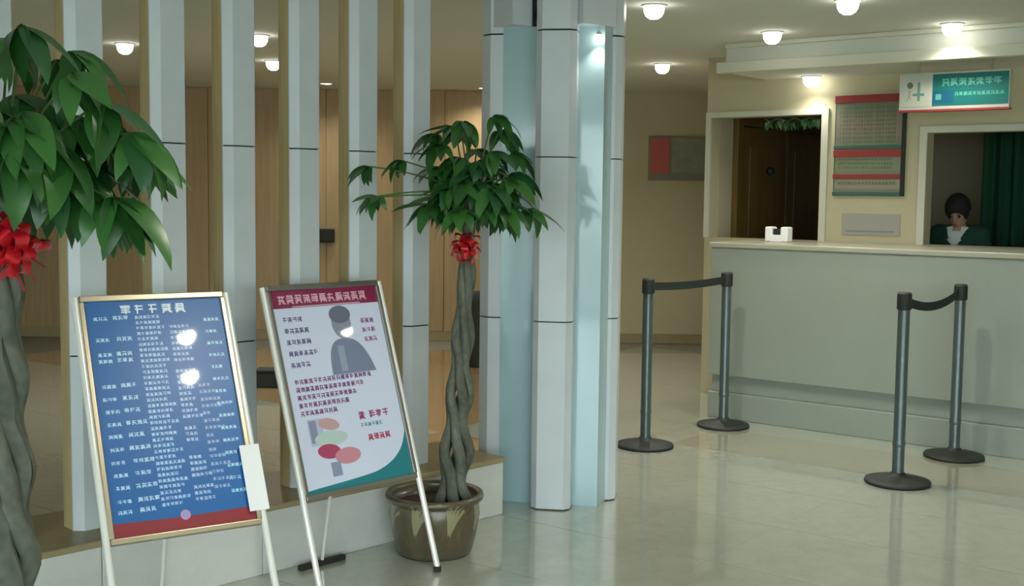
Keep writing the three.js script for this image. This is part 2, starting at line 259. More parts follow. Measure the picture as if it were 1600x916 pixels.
// ---------------------------------------------------------------- belt stanchions
{
  const base = lathe([[0, 0], [0.168, 0], [0.172, 0.008], [0.168, 0.020], [0.12, 0.031], [0.05, 0.040], [0.038, 0.055], [0.034, 0.06]], 48);
  const post = lathe([[0.031, 0.05], [0.031, 0.93]], 28), head = lathe([[0.031, 0.925], [0.038, 0.93], [0.038, 1.005], [0.033, 1.018], [0, 1.02]], 28), cuff = lathe([[0.0315, 0.20], [0.0335, 0.205], [0.0335, 0.225], [0.0315, 0.23]], 24);
  const P = [[0.813, -7.039], [1.40, -7.70], [2.06, -6.191], [2.60, -6.84]];
  const L = ['black belt post beside the pillar, belt running towards the counter end', 'black belt post standing before the end corner of the counter', 'black belt post standing out on the floor with a sagging belt', 'black belt post close against the counter front, below the clerk'];
  const posts = P.map(([x, z], i) => { const g = group('belt_stanchion'); g.position.set(x, 0, z); tag(g, L[i], 'stanchion', 'belt barrier posts'); mesh('base', base, M.black, g); mesh('post', post, M.post, g); mesh('head', head, M.black, g); mesh('collar', cuff, M.post, g); return g; });
  for (const [i, j, sag] of [[0, 1, 0.012], [2, 3, 0.05]]) {
    const d = V(P[j][0] - P[i][0], 0, P[j][1] - P[i][1]), len = d.length(), u = d.clone().normalize(), n = V(-u.z, 0, u.x), N = 16, pos = [], idx = [];
    for (let k = 0; k <= N; k++) { const s = 0.036 + (len - 0.072) * k / N, y = 0.968 - sag * 4 * (k / N) * (1 - k / N); for (const [h, w] of [[0.024, 0.0012], [-0.024, 0.0012], [-0.024, -0.0012], [0.024, -0.0012]]) pos.push(u.x * s + n.x * w, y + h, u.z * s + n.z * w); }
    for (let k = 0; k < N; k++) for (let q = 0; q < 4; q++) { const a = k * 4 + q, b = k * 4 + (q + 1) % 4; idx.push(a, b, a + 4, b, b + 4, a + 4); }
    let g = new THREE.BufferGeometry(); g.setAttribute('position', new THREE.Float32BufferAttribute(pos, 3)); g.setIndex(idx); g = g.toNonIndexed(); g.computeVertexNormals(); mesh('belt', g, M.belt, posts[i]);
  }
}

// ---------------------------------------------------------------- printed sheets
function strokes(c, x, y, s, R, w = s * 0.145) {        // one unreadable square character
  c.lineWidth = w; c.beginPath();
  const n = 2 + Math.floor(R() * 3);
  for (let i = 0; i < n; i++) { const yy = y + s * (0.12 + 0.76 * (i + 0.3 * R()) / n), a = x + s * 0.1 * R(), b = x + s * (0.75 + 0.2 * R()); c.moveTo(a, yy); c.lineTo(b, yy); }
  const m = 1 + Math.floor(R() * 2);
  for (let i = 0; i < m; i++) { const xx = x + s * (0.2 + 0.6 * R()); c.moveTo(xx, y + s * 0.08); c.lineTo(xx + s * 0.1 * (R() - 0.5), y + s * 0.92); }
  if (R() < 0.6) { c.moveTo(x + s * 0.45, y + s * 0.5); c.lineTo(x + s * 0.1, y + s * 0.95); c.moveTo(x + s * 0.55, y + s * 0.5); c.lineTo(x + s * 0.92, y + s * 0.95); }
  c.stroke();
}
function textRun(c, x, y, n, s, R, gap = 1.06) { for (let i = 0; i < n; i++) strokes(c, x + i * s * gap, y, s, R); }
const blueSheet = canvasTexture(940, 1640, (c, w, h) => {
  const R = rng(5); c.fillStyle = '#0c62a8'; c.fillRect(0, 0, w, h);
  c.fillStyle = '#8f2733'; c.beginPath(); c.moveTo(0, h - 96); c.lineTo(w * 0.5, h - 84); c.lineTo(w, h - 96); c.lineTo(w, h); c.lineTo(0, h); c.fill();
  c.strokeStyle = '#e4eef4'; for (let i = 0; i < 5; i++) strokes(c, 235 + i * 94, 24, 78, R, 11);
  c.strokeStyle = c.fillStyle = '#c0def5';
  const rows = [110, 265, 372, 420, 600, 690, 778, 866, 950, 1040, 1130, 1215, 1300, 1392, 1462];
  for (const y of rows) { textRun(c, 40 + 12 * R(), y, 3, 30, R); textRun(c, 165 + 20 * R(), y - 6, 3 + Math.floor(R() * 2), 34, R); }
  c.strokeStyle = '#b6d4f3'; for (let i = 0; i < 34; i++) { const y = 110 + i * 40.5, n = 5 + Math.floor(R() * 3); textRun(c, 325, y, n, 27, R); }
  c.strokeStyle = '#bdd0ee'; for (let i = 0; i < 32; i++) { if (R() < 0.12) continue; const y = 150 + i * 41.5; textRun(c, 550, y, 3 + Math.floor(R() * 3), 27, R); }
  c.strokeStyle = '#a6b4dc'; for (let i = 0; i < 15; i++) { const y = 640 + i * 52; textRun(c, 690, y - 8 * R(), 2 + Math.floor(R() * 4), 27, R); }
  c.strokeStyle = '#b4e2f0'; for (let i = 0; i < 15; i++) { const y = 150 + i * 90; textRun(c, 800, y, 3 + Math.floor(R() * 2), 27, R); }
  c.fillStyle = '#c58fc0'; c.beginPath(); c.arc(w * 0.5, h - 96, 34, 0, 7); c.fill(); c.fillStyle = '#7fa3d6'; c.beginPath(); c.arc(w * 0.5, h - 96, 17, 0, 7); c.fill();
});
const paleSheet = canvasTexture(1000, 1440, (c, w, h) => {
  const R = rng(9); c.fillStyle = '#d7def6'; c.fillRect(0, 0, w, h);
  c.fillStyle = '#8a2750'; c.fillRect(0, 0, w, 128); c.strokeStyle = '#e2b3c4'; textRun(c, 60, 30, 11, 72, R); c.fillStyle = '#dcb9cc'; c.fillRect(180, 116, 640, 8);
  // a printed half figure in grey
  c.fillStyle = '#8d92aa'; c.beginPath(); c.ellipse(600, 262, 92, 118, 0, 0, 7); c.fill(); c.fillStyle = '#6e7186'; c.beginPath(); c.ellipse(600, 200, 102, 66, 0, 0, 7); c.fill();
  c.fillStyle = '#7b87a4'; c.beginPath(); c.moveTo(430, 640); c.bezierCurveTo(430, 430, 480, 380, 600, 376); c.bezierCurveTo(740, 380, 800, 480, 850, 640); c.closePath(); c.fill(); c.fillStyle = '#9aa3bb'; c.fillRect(520, 430, 60, 190);
  c.strokeStyle = '#5a4f86'; for (let i = 0; i < 5; i++) textRun(c, 70, 190 + i * 82, 4 + Math.floor(R() * 3), 42, R);
  c.strokeStyle = '#8f4a86'; for (let i = 0; i < 3; i++) textRun(c, 790, 240 + i * 70, 3, 42, R);
  c.strokeStyle = '#74346f'; for (let i = 0; i < 5; i++) textRun(c, 70, 640 + i * 56, 17 - (i === 4 ? 9 : i * 2), 40, R);
  c.fillStyle = '#b9c4dd'; c.fillRect(110, 930, 130, 190); c.fillStyle = '#8e93b4'; c.fillRect(120, 940, 66, 160); c.fillStyle = '#caa3a8'; c.beginPath(); c.ellipse(300, 980, 96, 42, 0.2, 0, 7); c.fill();
  c.fillStyle = '#bcd3cf'; c.beginPath(); c.ellipse(300, 1080, 150, 54, 0, 0, 7); c.fill(); c.fillStyle = '#b3476a'; c.beginPath(); c.ellipse(260, 1170, 104, 52, 0.1, 0, 7); c.fill(); c.fillStyle = '#cf8e9e'; c.beginPath(); c.ellipse(420, 1220, 120, 58, 0, 0, 7); c.fill(); c.fillStyle = '#8f97b6'; c.fillRect(250, 1250, 90, 100);
  c.strokeStyle = '#9a2f6a'; strokes(c, 590, 925, 62, R, 9); textRun(c, 690, 925, 3, 62, R); c.strokeStyle = '#a8304a'; textRun(c, 640, 1095, 4, 52, R); c.strokeStyle = '#5d83a6'; textRun(c, 590, 1010, 6, 34, R);
  c.fillStyle = '#1e7d8a'; c.beginPath(); c.moveTo(w, 1110); c.bezierCurveTo(960, 1240, 860, 1330, 640, 1372); c.bezierCurveTo(420, 1396, 200, 1400, 0, 1416); c.lineTo(0, h); c.lineTo(w, h); c.fill();
});
function signStand(name, [fx, fd], beta, lean, w, L, v0, sheet, frameMat, label) {
  // local x along the board, y up the leaning board, z out of its face; rear support built in the standing frame
  const g = group(name); g.position.set(fx, 0, -fd); g.rotation.y = Math.PI / 2 - beta; tag(g, label, 'sign stand');
  const tilt = (geo) => { geo.rotateX(-lean); return geo; };
  const r = 0.012;
  for (const x of [0, w]) { mesh('leg', tilt(merge([bar(V(x, 0.012, 0), V(x, L, 0), r, 16)])), M.chrome, g); const ft = new THREE.CylinderGeometry(0.015, 0.016, 0.022, 14); ft.translate(x, 0.0112, -0.005); mesh('foot_cap', ft, M.rubber, g); }
  const fr = (x0, x1, y0, y1) => tilt(rbox(x0, x1, y0, y1, -0.012, 0.012, 0.004));
  mesh('frame_bar', fr(r, w - r, L - 0.016, L + 0.006), frameMat, g); mesh('frame_bar', fr(r, w - r, v0 - 0.02, v0), frameMat, g);
  mesh('frame_bar', fr(0.008, 0.026, v0, L - 0.016), frameMat, g); mesh('frame_bar', fr(w - 0.026, w - 0.008, v0, L - 0.016), frameMat, g);
  mesh('backing', tilt(rbox(0.024, w - 0.024, v0, L - 0.016, -0.009, 0.0, 0.002)), M.boardBack, g);
  const pw = w - 0.052, ph = L - 0.016 - v0, pg = new THREE.PlaneGeometry(pw, ph); pg.translate(w / 2, v0 + ph / 2, 0.0025);
  mesh('printed_sheet', tilt(pg), phys({ map: sheet, roughness: 0.35, clearcoat: 0.6, clearcoatRoughness: 0.03 }), g);
  const hy = v0 + 0.35, bz = -0.012, at = V(w * 0.5, hy * Math.cos(lean) + bz * Math.sin(lean), -hy * Math.sin(lean) + bz * Math.cos(lean)), fz = -(L * 0.75) * Math.sin(lean) - 0.1;
  mesh('rear_support', bar(at, V(w * 0.5, 0.02, fz), 0.007, 10), M.chrome, g); mesh('support_foot', rbox(w * 0.3, w * 0.7, 0, 0.022, fz - 0.012, fz + 0.012, 0.005), M.rubber, g);
  return { g, tilt };
}
{
  const { g, tilt } = signStand('sign_stand', [-1.127, 3.393], 0.998, 0.465, 0.51, 1.28, 0.475, blueSheet, M.goldFrame, 'blue board of white lettering on a leaning stand with bright metal legs');
  const s = tag(mesh('leaflet', rbox(0.462, 0.53, 0.50, 0.725, 0.0135, 0.0165, 0.001, 1), M.paper, scene), 'blank white piece on the edge of the blue board', 'leaflet'); tilt(s.geometry); s.position.copy(g.position); s.rotation.copy(g.rotation);  // thin plain white slab over the right edge of the board
  signStand('sign_stand', [-0.676, 4.213], 0.771, 0.323, 0.566, 1.2, 0.40, paleSheet, M.greyFrame, 'pale lilac poster with crimson heading on a leaning stand before the potted tree');
}

// ---------------------------------------------------------------- signs and boards on the counter wall
{
  const R = rng(21);
  const tx = canvasTexture(700, 980, (c, w, h) => {
    c.fillStyle = '#757b68'; c.fillRect(0, 0, w, h); c.fillStyle = '#857d6c'; c.fillRect(0, 180, w, 220); c.fillStyle = '#7d8769'; c.fillRect(0, 590, w, 150); c.fillStyle = '#938a78'; c.fillRect(0, 830, w, 90);
    c.strokeStyle = '#5d6a58'; for (let i = 0; i < 9; i++) textRun(c, 40, 100 + i * 42, 19, 30, R); for (let i = 0; i < 3; i++) textRun(c, 40, 610 + i * 42, 18, 30, R); textRun(c, 40, 848, 17, 34, R);
    c.strokeStyle = '#96806f'; for (let i = 0; i < 6; i++) { c.lineWidth = 6; c.beginPath(); c.moveTo(60 + i * 116, 90); c.lineTo(60 + i * 116, 480); c.stroke(); }
  });
  const g = onCounter(group('notice_board'), 0, 0, 0.85); tag(g, 'tall notice board with dark red bands on the counter wall', 'notice board');
  mesh('backing', rbox(0.445, 0.945, 1.525, 2.22, 0, 0.018, 0.003), M.darkGreen, g);
  const p = new THREE.PlaneGeometry(0.47, 0.68); p.translate(0.69, 1.8725, 0.0195); mesh('printed_sheet', p, std({ map: tx, roughness: 0.6 }), g);
  for (const [y0, y1, m] of [[2.17, 2.222, M.red], [1.795, 1.845, M.red], [1.645, 1.675, M.red], [1.85, 1.875, M.darkGreen], [1.526, 1.552, M.darkGreen]]) mesh('band', rbox(0.443, 0.947, y0, y1, 0.018, 0.028, 0.003), m, g);
  mesh('edge_strip', rbox(0.925, 0.95, 1.525, 2.22, 0.004, 0.03, 0.003), M.black, g);
  const n = onCounter(group('notice_sheet'), 0, 0, 0.85); tag(n, 'pale grey paper notice below the red banded notice board', 'notice'); mesh('sheet', rbox(0.515, 0.93, 1.25, 1.40, 0.001, 0.007, 0.002), std({ color: lin(0.36, 0.35, 0.32), roughness: 0.8 }), n); mesh('text_line', rbox(0.55, 0.89, 1.275, 1.285, 0.006, 0.009, 0.001), std({ color: lin(0.25, 0.25, 0.22), roughness: 0.8 }), n);
  // hanging sign
  const s = onCounter(group('hanging_sign'), 0, 0, 0.30); tag(s, 'white and teal lit-looking sign hanging from the soffit', 'sign'); s.userData.label = 'white and teal sign hung from the soffit above the counter';
  mesh('panel', rbox(1.085, 1.755, 2.065, 2.295, -0.04, 0, 0.004), std({ color: lin(0.48, 0.51, 0.46), roughness: 0.5 }), s);
  const emblem = canvasTexture(256, 256, (c, w, h) => { c.fillStyle = '#b4b8ab'; c.fillRect(0, 0, w, h); c.fillStyle = '#5f6a5c'; c.beginPath(); c.arc(84, 84, 26, 0, 7); c.fill(); c.fillStyle = '#5c8a82'; c.fillRect(150, 60, 22, 150); c.fillRect(110, 150, 100, 20); c.strokeStyle = '#8b958a'; c.lineWidth = 8; c.beginPath(); c.moveTo(70, 120); c.lineTo(90, 200); c.moveTo(90, 120); c.lineTo(60, 210); c.stroke(); });
  const e = new THREE.PlaneGeometry(0.185, 0.2); e.translate(1.185, 2.185, 0.002); mesh('emblem_sheet', e, std({ map: emblem, roughness: 0.5 }), s);
  const teal = canvasTexture(900, 380, (c, w, h) => { c.fillStyle = '#0b6c68'; c.fillRect(0, 0, w, h); c.fillStyle = '#0a5a78'; c.fillRect(0, 200, 260, 150); c.strokeStyle = '#5fb5a4'; textRun(c, 110, 52, 7, 100, R, 1.02); c.strokeStyle = '#57ad98'; textRun(c, 270, 220, 11, 50, R); c.fillStyle = '#5aa59c'; c.fillRect(40, 240, 70, 70); });
  const q = new THREE.PlaneGeometry(0.455, 0.195); q.translate(1.522, 2.185, 0.002); mesh('teal_sheet', q, std({ map: teal, roughness: 0.45 }), s);
  mesh('edge_strip', rbox(1.08, 1.76, 2.052, 2.066, -0.04, 0.004, 0.003), M.red, s);
  for (const x of [1.2, 1.64]) mesh('hanger', bar(V(x, 2.29, -0.02), V(x, 2.361, -0.02), 0.005, 8), M.greyFrame, s);
  // board on the far wall
  const b = group('wall_board'); b.position.set(0, 0, ZB); tag(b, 'red and grey board hung on the far hall wall', 'wall board');
  mesh('backing', rbox(1.37, 1.965, 1.67, 2.115, 0, 0.03, 0.004), std({ color: lin(0.22, 0.23, 0.18), roughness: 0.7 }), b);
  mesh('red_panel', rbox(1.385, 1.58, 1.735, 2.10, 0.03, 0.036, 0.002), std({ color: lin(0.50, 0.11, 0.10), roughness: 0.6 }), b);
  mesh('grey_panel', rbox(1.60, 1.95, 1.75, 2.095, 0.03, 0.034, 0.002), std({ map: toneMap(17, 0.4, 4, [0.56, 0.57, 0.52], 0.12), roughness: 0.7 }), b);
}
{ // white holder on the counter
  const g = onCounter(group('card_holder'), 0.235, 1.2, 0.42); tag(g, 'small white holder with dark cards standing on the counter', 'card holder');
  mesh('body', merge([rbox(-0.085, -0.03, 0, 0.105, -0.045, 0.045, 0.012), rbox(0.03, 0.085, 0, 0.105, -0.045, 0.045, 0.012), rbox(-0.04, 0.04, 0, 0.05, -0.045, 0.045, 0.006)]), M.paper, g);
  mesh('cards', rbox(-0.028, 0.028, 0.045, 0.09, -0.035, 0.03, 0.003), M.black, g);
}
{ // green curtain in the back office
  const N = 90, pos = [], idx = [], a = 1.07, b = 2.5, uv = [];
  for (let i = 0; i <= N; i++) { const x = a + (b - a) * i / N, z = 0.035 * Math.sin(i * 0.9) + 0.012 * Math.sin(i * 2.3); for (const y of [0.02, 2.35]) { pos.push(x, y, z); uv.push(i / N * 2, y); } }
  for (let i = 0; i < N; i++) { const k = 2 * i; idx.push(k, k + 2, k + 1, k + 1, k + 2, k + 3); }
  const c = new THREE.BufferGeometry(); c.setAttribute('position', new THREE.Float32BufferAttribute(pos, 3)); c.setAttribute('uv', new THREE.Float32BufferAttribute(uv, 2)); c.setIndex(idx); c.computeVertexNormals();
  const g = onCounter(group('curtain'), 0, 0, 2.2); tag(g, 'dark green curtain hanging in the office behind the clerk', 'curtain'); M.curtain.side = THREE.DoubleSide; mesh('cloth', c, M.curtain, g); mesh('rail', bar(V(a - 0.05, 2.37, 0), V(b, 2.37, 0), 0.012), M.greyFrame, g);
  mesh('rail_hanger', merge([bar(V(a + 0.05, 2.37, 0), V(a + 0.05, CEIL, 0), 0.006), bar(V(b - 0.05, 2.37, 0), V(b - 0.05, CEIL, 0), 0.006)]), M.greyFrame, g);
}
// dark odds and ends far behind the screen
{
  const w = group('wall_box'); w.position.set(-1.90, 1.07, ZB + 0.02); tag(w, 'small black box mounted on the far wall, seen between fins', 'wall box'); mesh('housing', rbox(-0.085, 0.085, -0.07, 0.07, 0, 0.07, 0.008), M.black, w); mesh('cover', rbox(-0.07, 0.07, -0.055, 0.055, 0.068, 0.076, 0.004), M.rubber, w);
  const f = group('floor_box'); f.position.set(-1.87, 0, -9.1); tag(f, 'small black box on the floor behind the fin screen', 'box'); mesh('body', rbox(-0.10, 0.10, 0, 0.12, -0.08, 0.08, 0.01), M.black, f); mesh('lid', rbox(-0.105, 0.105, 0.12, 0.14, -0.085, 0.085, 0.006), M.rubber, f);
  const b = group('waste_bin'); b.position.set(-0.28, 0, -10.35); tag(b, 'tall black waste bin on the hall floor behind the pillar', 'waste bin'); mesh('body', lathe([[0, 0], [0.125, 0], [0.135, 0.02], [0.14, 0.56], [0.13, 0.57]], 32), M.black, b); mesh('lid', lathe([[0.145, 0.56], [0.148, 0.60], [0.12, 0.645], [0.05, 0.66], [0, 0.66]], 32), M.rubber, b);
}

// ---------------------------------------------------------------- money trees
function leafletGeometry(len, wid, droop, fold) {
  const N = 8, pos = [], uv = [], idx = [];
  for (let i = 0; i <= N; i++) {
    const s = i / N, w = wid * Math.pow(Math.sin(Math.PI * Math.min(1, 0.03 + 0.97 * Math.pow(s, 0.8))), 0.75) * (1 - 0.25 * s) + 0.0008, ang = droop * s, x = len * (droop > 0.01 ? Math.sin(ang) / droop : s), y = -len * (droop > 0.01 ? (1 - Math.cos(ang)) / droop : 0);
    for (const k of [-1, 0, 1]) { pos.push(x, y + Math.abs(k) * w * fold + 0.004 * Math.sin(s * 9 + k), k * w); uv.push(s, 0.5 + 0.5 * k); }
  }
  for (let i = 0; i < N; i++) for (let k = 0; k < 2; k++) { const a = i * 3 + k; idx.push(a, a + 1, a + 3, a + 1, a + 4, a + 3); }
  const g = new THREE.BufferGeometry(); g.setAttribute('position', new THREE.Float32BufferAttribute(pos, 3)); g.setAttribute('uv', new THREE.Float32BufferAttribute(uv, 2)); g.setIndex(idx); g.computeVertexNormals(); return g;
}
const leaflets = []; for (let i = 0; i < 6; i++) leaflets.push(leafletGeometry(1, 0.18 + 0.02 * (i % 3), [0.5, 0.9, 1.2, 0.7, 1.4, 1.0][i], [0.18, 0.3, 0.22, 0.1, 0.26, 0.15][i]));
const potMap = canvasTexture(1024, 512, (c, w, h) => {
  const R = rng(31); c.fillStyle = '#574d39'; c.fillRect(0, 0, w, h);
  for (let i = 0; i < 1500; i++) { c.fillStyle = ['#63583f', '#4a3f2c', '#6a6048', '#44382a'][Math.floor(R() * 4)]; c.globalAlpha = 0.3; c.beginPath(); c.ellipse(R() * w, R() * h, 3 + 12 * R(), 2 + 7 * R(), R() * 3, 0, 7); c.fill(); } c.globalAlpha = 1;
  c.fillStyle = '#463a2a'; c.fillRect(0, 0, w, 46); c.fillStyle = '#5b3a26'; c.fillRect(0, h - 60, w, 60);
  for (let k = 0; k < 8; k++) { const x = 64 + k * 128; c.strokeStyle = '#8f8869'; c.lineWidth = 11; for (let j = 0; j < 5; j++) { const a = -1.9 + j * 0.42 + 0.2 * R(); c.beginPath(); c.moveTo(x, 330); c.quadraticCurveTo(x + 40 * Math.cos(a), 300 + 60 * Math.sin(a), x + 62 * Math.cos(a + 0.3), 300 + 120 * Math.sin(a)); c.stroke(); } c.strokeStyle = '#3f5148'; c.lineWidth = 8; c.beginPath(); c.arc(x, 350, 40, 0.2, 2.9); c.stroke(); }
});
function moneyTree(x, z, seed, o) {
  const g = group('potted_money_tree'); g.position.set(x, 0, z); tag(g, o.label, 'potted tree', null); const R = rng(seed);
  const pot = mesh('pot', lathe([[0, 0.012], [0.125, 0.012], [0.135, 0], [0.15, 0.0], [0.158, 0.012], [0.178, 0.09], [0.19, 0.17], [0.186, 0.215], [0.182, 0.225], [0.203, 0.23], [0.208, 0.243], [0.203, 0.256], [0.185, 0.256], [0.178, 0.245], [0.176, 0.20], [0, 0.20]], 48), phys({ map: potMap, roughness: 0.35, clearcoat: 0.5, clearcoatRoughness: 0.15 }), g);
  mesh('soil', lathe([[0.174, 0.205], [0.1, 0.214], [0, 0.218]], 28), M.soil, g);
  // five braided stems
  const H = o.trunkTop, top = V(o.lean[0], H, o.lean[1]);
  for (let s = 0; s < 5; s++) {
    const pts = []; for (let i = 0; i <= 44; i++) { const q = i / 44, y = 0.19 + (H - 0.19) * q, a = s * Math.PI * 2 / 5 + q * o.twist, r = o.spread[0] * (1 - q) ** 1.2 + o.spread[1], k = 0.75 + 0.25 * Math.cos(5 * a); pts.push(V(top.x * q + r * k * Math.cos(a) + o.base[0] * (1 - q), y, top.z * q + r * k * Math.sin(a) + o.base[1] * (1 - q))); }
    const c = new THREE.CatmullRomCurve3(pts), tg = new THREE.TubeGeometry(c, 70, 1, 9), p = tg.attributes.position, cen = new THREE.Vector3(), v = new THREE.Vector3();
    for (let i = 0; i < p.count; i++) { const q = Math.floor(i / 10) / 70; c.getPointAt(q, cen); v.fromBufferAttribute(p, i).sub(cen); const rr = (o.stem[0] + (o.stem[1] - o.stem[0]) * q) * (1 + 0.12 * perlin.noise(q * 14, s * 3.1, i % 10)); v.multiplyScalar(rr).add(cen); p.setXYZ(i, v.x, v.y, v.z); }
    tg.computeVertexNormals(); const uv = tg.attributes.uv; for (let i = 0; i < uv.count; i++) uv.setXY(i, uv.getX(i) * 1.2, uv.getY(i) * 0.12 + s * 0.2); mesh('stem', tg, M.bark, g);
  }
  // crown: palmate leaves on arching stalks; each leaf carries five to seven leaflets
  const C = V(o.base[0] * 0 + top.x, 0, top.z);
  for (const [az, el, len, drop, size] of o.leaves(R)) {
    const s0 = V(C.x + 0.02 * Math.cos(az), H - 0.07 + 0.07 * R(), C.z + 0.02 * Math.sin(az)), dir = V(Math.cos(az) * Math.cos(el), Math.sin(el), Math.sin(az) * Math.cos(el));
    const s1 = s0.clone().addScaledVector(dir, len * 0.55), s2 = s0.clone().addScaledVector(dir, len).add(V(0, -drop, 0));
    const lf = mesh('leaf', new THREE.TubeGeometry(new THREE.QuadraticBezierCurve3(s0, s1, s2), 8, 0.0035, 5), M.petiole, g);
    const out = s2.clone().sub(s1).normalize(), n = 5 + Math.floor(R() * 3), yaw = Math.atan2(-out.z, out.x);
    for (let k = 0; k < n; k++) {
      const f = n > 1 ? (k / (n - 1) - 0.5) * 2 : 0, m = mesh('leaflet', leaflets[Math.floor(R() * 6)], M.leaf[Math.floor(R() * 4)], lf), L = size * (1 - 0.3 * Math.abs(f)) * (0.9 + 0.2 * R());
      m.position.copy(s2); m.scale.setScalar(L); m.rotation.order = 'YZX'; m.rotation.set((R() - 0.5) * 0.8, yaw + f * 1.45 + (R() - 0.5) * 0.2, o.pitch + (R() - 0.5) * 0.5 - 0.25 * Math.abs(f));
    }
  }
  return g;
}
const crown = (n, len0, len1, size, e0 = 1.3, e1 = 1.5) => (R) => { const a = []; for (let i = 0; i < n; i++) { const s = (i + 0.5) / n, az = i * 2.399 + 0.4 * R(), el = e0 - e1 * Math.pow(s, 0.8) + 0.2 * (R() - 0.5), len = len0 + (len1 - len0) * R(); a.push([az, el, len, 0.02 + 0.04 * s, size * (0.85 + 0.3 * R())]); } return a; };
moneyTree(-0.315, -4.89, 101, { label: 'braided money tree in a patterned brown pot beside the pillar', trunkTop: 1.55, lean: [0.145, 0.02], base: [0.075, 0.0], twist: 7.0, spread: [0.055, 0.012], stem: [0.025, 0.013], pitch: -0.15,
  leaves: (R) => [...crown(40, 0.07, 0.21, 0.165, 1.45, 1.75)(R).map(([az, el, l, d, z]) => [az, el, Math.cos(az - 3.93) > 0.6 ? l * 0.6 : l, d, z]), ...[0, 1, 2, 3, 4, 5, 6, 7, 8, 9].map((i) => [i * 2.4, 0.85 + 0.06 * i, 0.22 + 0.010 * i, 0.02, 0.16]), [3.0, 0.35, 0.42, 0.05, 0.13], [2.8, 0.1, 0.38, 0.04, 0.12], [2.6, 0.05, 0.40, 0.04, 0.12], [3.0, 0.5, 0.30, 0.04, 0.12]] });
moneyTree(-1.215, -2.80, 202, { label: 'large braided money tree at the frame edge by the blue board', trunkTop: 1.58, lean: [0, 0], base: [0, 0], twist: 8.0, spread: [0.035, 0.03], stem: [0.034, 0.020], pitch: -0.4,
  leaves: (R) => [...crown(42, 0.14, 0.33, 0.20, 1.4, 1.35)(R).filter(([az, el]) => !(Math.sin(az) > 0.3 && el < 0.35)), [0.1, 0.35, 0.33, 0.05, 0.2], [0.2, 0.1, 0.28, 0.06, 0.21], [-0.4, 0.35, 0.28, 0.05, 0.2], [0.2, 0.7, 0.33, 0.03, 0.2], [0.05, -0.1, 0.22, 0.04, 0.2], [1.6, 0.7, 0.22, 0.02, 0.19], [2.2, 0.6, 0.22, 0.02, 0.19], [1.0, 0.6, 0.24, 0.02, 0.19], [0.6, 0.5, 0.22, 0.02, 0.19],
    ...[0, 1, 2, 3, 4, 5, 6, 7, 8].map((i) => [0.3 + i * 2.4, 0.90 + 0.05 * i, 0.31 + 0.010 * i, 0.02, 0.19])] });
// the second label says only what sets it apart by neighbours
scene.children.at(-1).userData.label = 'braided money tree standing in front of the blue board, red streamer bow';

// ribbon bows tied round the stems
function ribbonStrip(curve, width, normal, N = 18) {
  const pos = [], idx = [], p = new THREE.Vector3(), t = new THREE.Vector3(), b = new THREE.Vector3();
  for (let i = 0; i <= N; i++) { curve.getPoint(i / N, p); curve.getTangent(i / N, t); b.crossVectors(t, normal).cross(t).normalize(); const w = width / 2; pos.push(p.x - b.x * w, p.y - b.y * w, p.z - b.z * w, p.x + b.x * w, p.y + b.y * w, p.z + b.z * w); }
  for (let i = 0; i < N; i++) { const k = 2 * i; idx.push(k, k + 1, k + 2, k + 1, k + 3, k + 2); }
  const g = new THREE.BufferGeometry(); g.setAttribute('position', new THREE.Float32BufferAttribute(pos, 3)); g.setIndex(idx); g.computeVertexNormals(); return g;
}
function bow(pos, seed, n, size, tails, band, label) {
  const g = group('ribbon_bow'); g.position.copy(pos); tag(g, label, 'bow'); const R = rng(seed);
  for (let i = 0; i < n; i++) {
    const a = i * 2.399, e = 1.45 * Math.sqrt(i / n) , dir = V(Math.cos(a) * Math.sin(e), Math.sin(a) * Math.sin(e), Math.cos(e)), side = V(-Math.sin(a), Math.cos(a), 0), s = size * (0.8 + 0.3 * R());
    const c = new THREE.CatmullRomCurve3([V(0, 0, 0), dir.clone().multiplyScalar(s * 0.55).addScaledVector(side, s * 0.28), dir.clone().multiplyScalar(s), dir.clone().multiplyScalar(s * 0.55).addScaledVector(side, -s * 0.28), V(0, 0, 0)]);
    mesh('loop', ribbonStrip(c, size * 0.42, dir.clone().cross(side)), M.ribbon, g);
  }
  for (const [x, y, z] of tails) { const c = new THREE.CatmullRomCurve3([V(0, 0, 0), V(x * 0.35, y * 0.2 + 0.01, z * 0.5 + 0.02), V(x * 0.75, y * 0.65, z), V(x, y, z)]); mesh('tail', ribbonStrip(c, 0.016, V(0, 0, 1)), M.ribbon, g); }
  const k = new THREE.SphereGeometry(size * 0.22, 14, 10); mesh('knot', k, M.ribbon, g);
  const t = new THREE.TorusGeometry(band, 0.006, 8, 28); t.rotateX(Math.PI / 2); t.scale(1, 2, 1); t.translate(0, 0, -band); mesh('band', t, M.ribbon, g);
  return g;
}
bow(V(-0.192, 1.285, -4.83), 71, 20, 0.07, [], 0.046, 'round red ribbon rosette on the stem of the tree beside the pillar');
bow(V(-1.165, 1.37, -2.715), 72, 22, 0.085, [[0.075, -0.075, 0.02], [0.055, -0.10, 0.03], [0.10, -0.045, 0.02], [-0.06, -0.09, 0.02], [0.09, 0.02, 0.03]], 0.07, 'red ribbon bow with loose streamers on the tree by the blue board');

